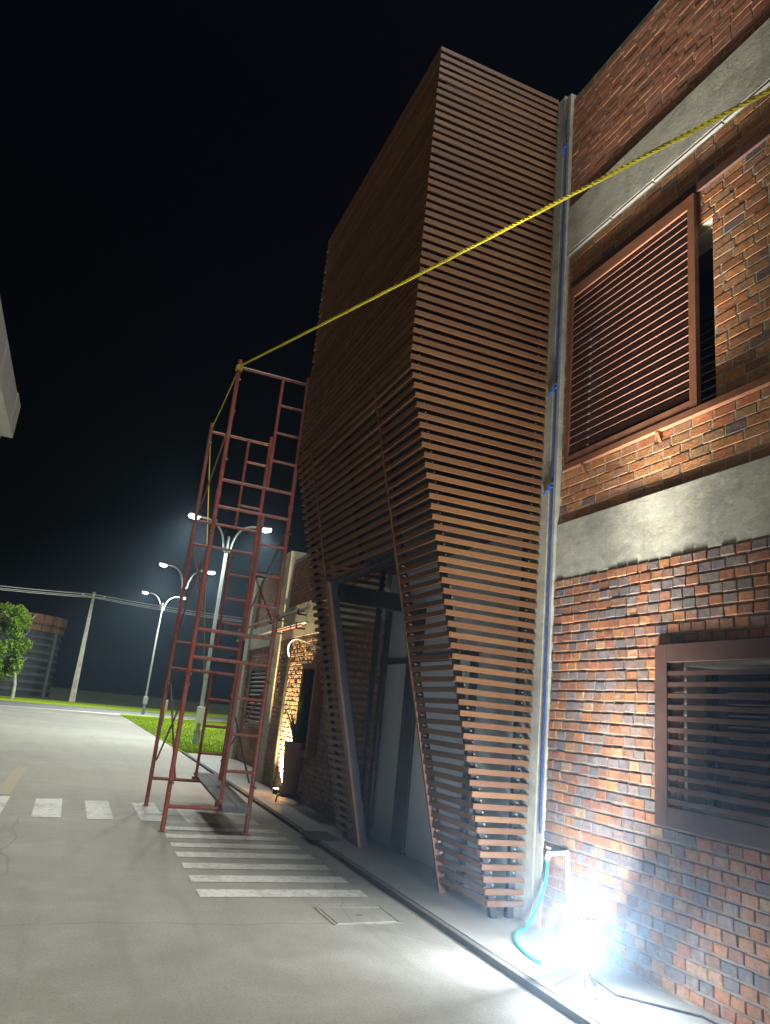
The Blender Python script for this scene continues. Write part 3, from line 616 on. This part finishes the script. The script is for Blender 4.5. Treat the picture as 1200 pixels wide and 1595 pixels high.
for k in range(4):
    a = k*math.pi/2+.5; c_, s_ = math.cos(a), math.sin(a)
    MB().tube([(3.78+.1*c_, 12.9+.1*s_, PZ+.12), (3.78+.2*c_, 12.9+.2*s_, PZ+.13), (3.78+.27*c_, 12.9+.27*s_, PZ+.10), (3.78+.29*c_, 12.9+.29*s_, PZ+.012)], .013, 6).build('foot', 'iron', st, True)
ul = thing('ground_uplight', (W-.14, 14.0, PZ), 'small warm uplight on the ground washing the far brick wall', 'lamp')
MB().lathe((W-.13, 14.0, PZ), [(.05, 0), (.06, .01), (.06, .09), (.05, .095)], 14).build('body', 'iron', ul, True)
MB().lathe((W-.13, 14.0, PZ), [(.045, .0955), (.045, .098)], 14).build('lens', 'uplight_glow', ul)
spot('uplight_beam', ul, (W-.13, 14.0, PZ+.12), (.42, .10, 1), 4000, (1.0, .76, .40), 110, 1.0, .04)

# ------------------------------------------------------------------ street lamps
def street_lamp(x, y, hgt, label, arm, rise, watts, aims, yaw=0.0, base=0.0):
    L = thing('street_lamp', (x, y, base), label, 'street lamp', 'double arm street lamps along the lawn')
    o = MB().tube([(x, y, base), (x, y, base+hgt)], [.078, .055], 8); o.tube([(x, y, base), (x, y, base+.5)], .12, 8); o.build('pole', 'galvanised', L, True)
    MB().tube([(x, y, base+hgt-.6), (x, y, base+hgt-.5)], .13, 8).build('collar', 'galvanised', L, True)
    box(x-.16, x+.16, y-.27, y-.135, base+.75, base+1.3).build('control_box', 'box_paint', L, bevel=.01)
    for s in (-1, 1):
        pts = []; cx, sx = math.cos(yaw), math.sin(yaw)
        for i in range(9):
            u = i/8; pts.append((x+s*(.12+arm*u**1.6)*cx, y+s*(.12+arm*u**1.6)*sx, base+hgt-.55+(rise+.55)*(1-(1-u)**2.2)))
        A = MB().tube(pts, .04, 8).build('arm', 'galvanised', L, True)
        e = Vector(pts[-1]); d = Vector((s*cx, s*sx, .12))
        h_ = MB(); p1 = e+d*.05; p2 = e+d*.5
        sd = Vector((-sx, cx, 0))*.12; upv = Vector((0, 0, .05))
        h_.add([p1-sd*.5-upv*.6, p1+sd*.5-upv*.6, p2+sd-upv*.6, p2-sd-upv*.6, p1-sd*.5+upv, p1+sd*.5+upv, p2+sd+upv*.5, p2-sd+upv*.5], [(0, 3, 2, 1), (4, 5, 6, 7), (0, 1, 5, 4), (1, 2, 6, 5), (2, 3, 7, 6), (3, 0, 4, 7)])
        H_ = h_.build('lamp_head', 'galvanised', L, bevel=.01)
        m_ = e+d*.33-Vector((0, 0, .062))
        gl = MB(); n_ = 10
        prof_ = [(1.0, 0), (.92, -.05), (.6, -.09), (.05, -.10)]
        for r_, z in prof_:
            for j in range(n_):
                t_ = 2*math.pi*j/n_; gl.v.append(tuple(m_+d*(.20*r_*math.cos(t_))+sd*(.8*r_*math.sin(t_))+Vector((0, 0, z))))
        for i in range(3):
            for j in range(n_): gl.f.append((i*n_+j, i*n_+(j+1) % n_, (i+1)*n_+(j+1) % n_, (i+1)*n_+j))
        gl.f.append(tuple(range(3*n_, 4*n_))); gl.build('lens', 'lamp_glow', H_ if False else L, True)
        spot('lamp_light', L, m_-Vector((0, 0, .16)), aims, watts, (.93, 1.0, .93), 132, .25, .35)
    return L
street_lamp(4.5, 27.75, 7.6, 'nearest double arm street lamp, behind the scaffold', .95, .55, 1700, (-.1, -.12, -1))
street_lamp(5.08, 44.0, 8.2, 'middle of the three double arm street lamps on the lawn', .95, .6, 2500, (-.15, -.05, -1))
street_lamp(5.5, 60.0, 8.4, 'farthest double arm street lamp, next to the overhead wires', 1.0, .65, 8000, (-.6, .5, -1))

# ------------------------------------------------------------------ utility pole and wires
up_ = thing('utility_pole', (.55, 80, 0), 'plain tapering concrete utility pole carrying overhead wires', 'utility pole')
MB().prism([(.27, 79.9, -.05), (.83, 79.9, -.05), (.70, 79.9, 10.8), (.44, 79.9, 10.8)], (0, .3, 0)).build('post', 'pole_concrete', up_, bevel=.02)
box(-.6, 1.7, 79.72, 79.88, 10.2, 10.34).build('cross_arm', 'pole_concrete', up_)
for k in range(3): MB().lathe((-.45+k*1.0, 79.8, 10.34), [(.05, 0), (.07, .06), (.04, .14)], 8).build('insulator', 'pvc_white', up_, True)
for k, (dy, z0, z1, z2) in enumerate(((-.3, 10.15, 10.50, 12.0), (0, 9.75, 10.2, 11.4), (.3, 9.95, 10.36, 11.7))):
    pts = sagline((-40, 79.8+dy, z0+1.2), (.55, 79.8+dy, z1), 1.0, 14)+sagline((.55, 79.8+dy, z1), (48, 79.8+dy, z2+1.0), 1.2, 14)[1:]
    tag(MB().tube(pts, .032, 5).build('overhead_wire', 'cable_pale', None, True), ('topmost', 'lowest', 'middle')[k]+' overhead wire running past the utility pole', 'wire', 'overhead wires')

# ------------------------------------------------------------------ round dark silo building at the left
si = thing('round_silo', (-7.0, 95, 0), 'dark round silo building with brown panels round its top', 'silo')
SC, SR = (-7.0, 95.0), 5.1
MB().lathe((SC[0], SC[1], -.3), [(SR, 0), (SR, 8.7)], 40).build('shell', 'silo_steel', si, True)
for k in range(9):
    z = .35+k*.82; MB().lathe((SC[0], SC[1], z), [(SR+.01, 0), (SR+.16, .05), (SR+.16, .30), (SR+.01, .36)], 40).build('ring_ledge', 'silo_steel', si)
NP = 26
for k in range(NP):
    a0 = 2*math.pi*k/NP; a1 = 2*math.pi*(k+.93)/NP
    if math.sin((a0+a1)/2) > .5: continue
    for z0, z1, r_ in ((7.75, 8.75, SR+.28), (6.95, 7.6, SR+.20)):
        P = [(SC[0]+(r_+e)*math.cos(a), SC[1]+(r_+e)*math.sin(a)) for e in (0, .06) for a in (a0, a1)]
        MB().prism([(*P[0], z0), (*P[1], z0), (*P[3], z0), (*P[2], z0)], (0, 0, z1-z0)).build('fascia_panel', 'silo_fascia', si)
for a in (-.55, -1.25, -1.95, -2.7): MB().tube([(SC[0]+(SR+.25)*math.cos(a), SC[1]+(SR+.25)*math.sin(a), -.2), (SC[0]+(SR+.25)*math.cos(a), SC[1]+(SR+.25)*math.sin(a), 6.9)], .22, 8).build('buttress', 'silo_steel', si, True)
MB().tube([(-5.5, 89.62, 7.1), (-5.5, 89.5, 7.1)], .3, 14).tube([(-5.5, 89.5, 7.1), (-5.5, 89.44, 7.1)], .22, 14).build('hatch', 'silo_fascia', si)

# ------------------------------------------------------------------ roadside tree
tr = thing('roadside_tree', (-4.4, 70, 0), 'bright green leafy tree with a pale trunk at the left edge', 'tree')
tk = MB(); tk.tube([(-4.12, 70, -.05), (-4.15, 70, 1.2), (-4.45, 70, 2.6), (-5.1, 70, 4.4), (-5.3, 70, 6.4)], [.17, .14, .12, .08, .03], 8)
for k in range(9):
    a = k*2.4; z = 2.4+k*.45; tk.tube([(-4.5-.09*k, 70, z), (-4.9+1.0*math.cos(a), 70+1.0*math.sin(a), z+.7), (-5.2+1.6*math.cos(a), 70+1.6*math.sin(a), z+1.1)], [.06, .035, .012], 5)
tk.build('trunk', 'bark', tr, True)
cr = MB(); lob = []
for k in range(60):
    a = random.random()*2*math.pi; z = random.uniform(1.9, 7.2); rr = 1.75*math.sqrt(max(.05, 1-((z-4.4)/3.2)**2))*random.uniform(.35, 1.0); lob.append((-5.55+rr*math.cos(a), 70+rr*math.sin(a), z, random.uniform(.35, .7)))
for i in range(11000):
    L_ = random.choice(lob); v = Vector((random.gauss(0, 1), random.gauss(0, 1), random.gauss(0, 1))).normalized()*L_[3]*random.random()**.45
    c_ = Vector(L_[:3])+v; s = random.uniform(.09, .17); d = Vector((random.gauss(0, 1), random.gauss(0, 1), random.gauss(-.3, .8))).normalized(); e = d.orthogonal().normalized(); e.rotate(Matrix.Rotation(random.random()*6.28, 3, d))
    cr.add([c_-d*s, c_+e*s*.5, c_+d*s, c_-e*s*.5], [(0, 1, 2, 3)])
cr.build('crown', 'tree_leaf', tr)

# ------------------------------------------------------------------ canopy at the left edge
cn = thing('white_canopy', (-3.5, 9.5, 5), 'corner of a white painted canopy jutting in at the left edge', 'canopy')
MB().prism([(-1.46, 5.6, 5.0), (-1.46, 11.69, 5.0), (-6.5, 11.69, 5.0), (-6.5, 5.6, 5.0)], (0, 0, .08)).build('soffit', 'canopy_paint', cn, bevel=.01)
for a, b in ((5.6, 7.4), (7.42, 9.3), (9.32, 11.1)): box(-1.56, -1.462, a, b, 5.081, 5.49).build('fascia_panel', 'canopy_paint', cn, bevel=.008)
box(-1.555, -1.458, 11.12, 11.688, 5.081, 5.52).build('fascia_panel', 'canopy_paint', cn, bevel=.008)
box(-6.5, -1.561, 11.56, 11.685, 5.081, 5.48).build('fascia_panel', 'canopy_paint', cn, bevel=.008)
MB().prism([(-1.60, 11.55, 4.9), (-6.4, 11.55, 4.9), (-6.4, 11.40, 4.9), (-1.60, 11.40, 4.9)], (0, 0, .099)).build('edge_beam', 'canopy_paint', cn)
for y in (6.2, 11.2): box(-6.3, -6.0, y-.15, y+.15, 0, 4.899).build('post', 'canopy_paint', cn)

# ------------------------------------------------------------------ haze volume added to spread the lamp glare
hz = box(-290, 290, -55, 310, -1.2, 13.0).build('haze', 'dark_steel')
hm = bpy.data.materials.new('glare_haze'); hm.use_nodes = True; nt = hm.node_tree; nt.nodes.remove(nt.nodes['Principled BSDF'])
pv = nt.nodes.new('ShaderNodeVolumePrincipled'); pv.inputs['Color'].default_value = (.55, .76, 1.0, 1); pv.inputs['Density'].default_value = .0024; pv.inputs['Anisotropy'].default_value = 0.85
nt.links.new(pv.outputs[0], nt.nodes['Material Output'].inputs['Volume']); hz.data.materials.clear(); hz.data.materials.append(hm)
tag(hz, 'thin pale haze added to spread the lamp glare', 'haze', kind='stuff')
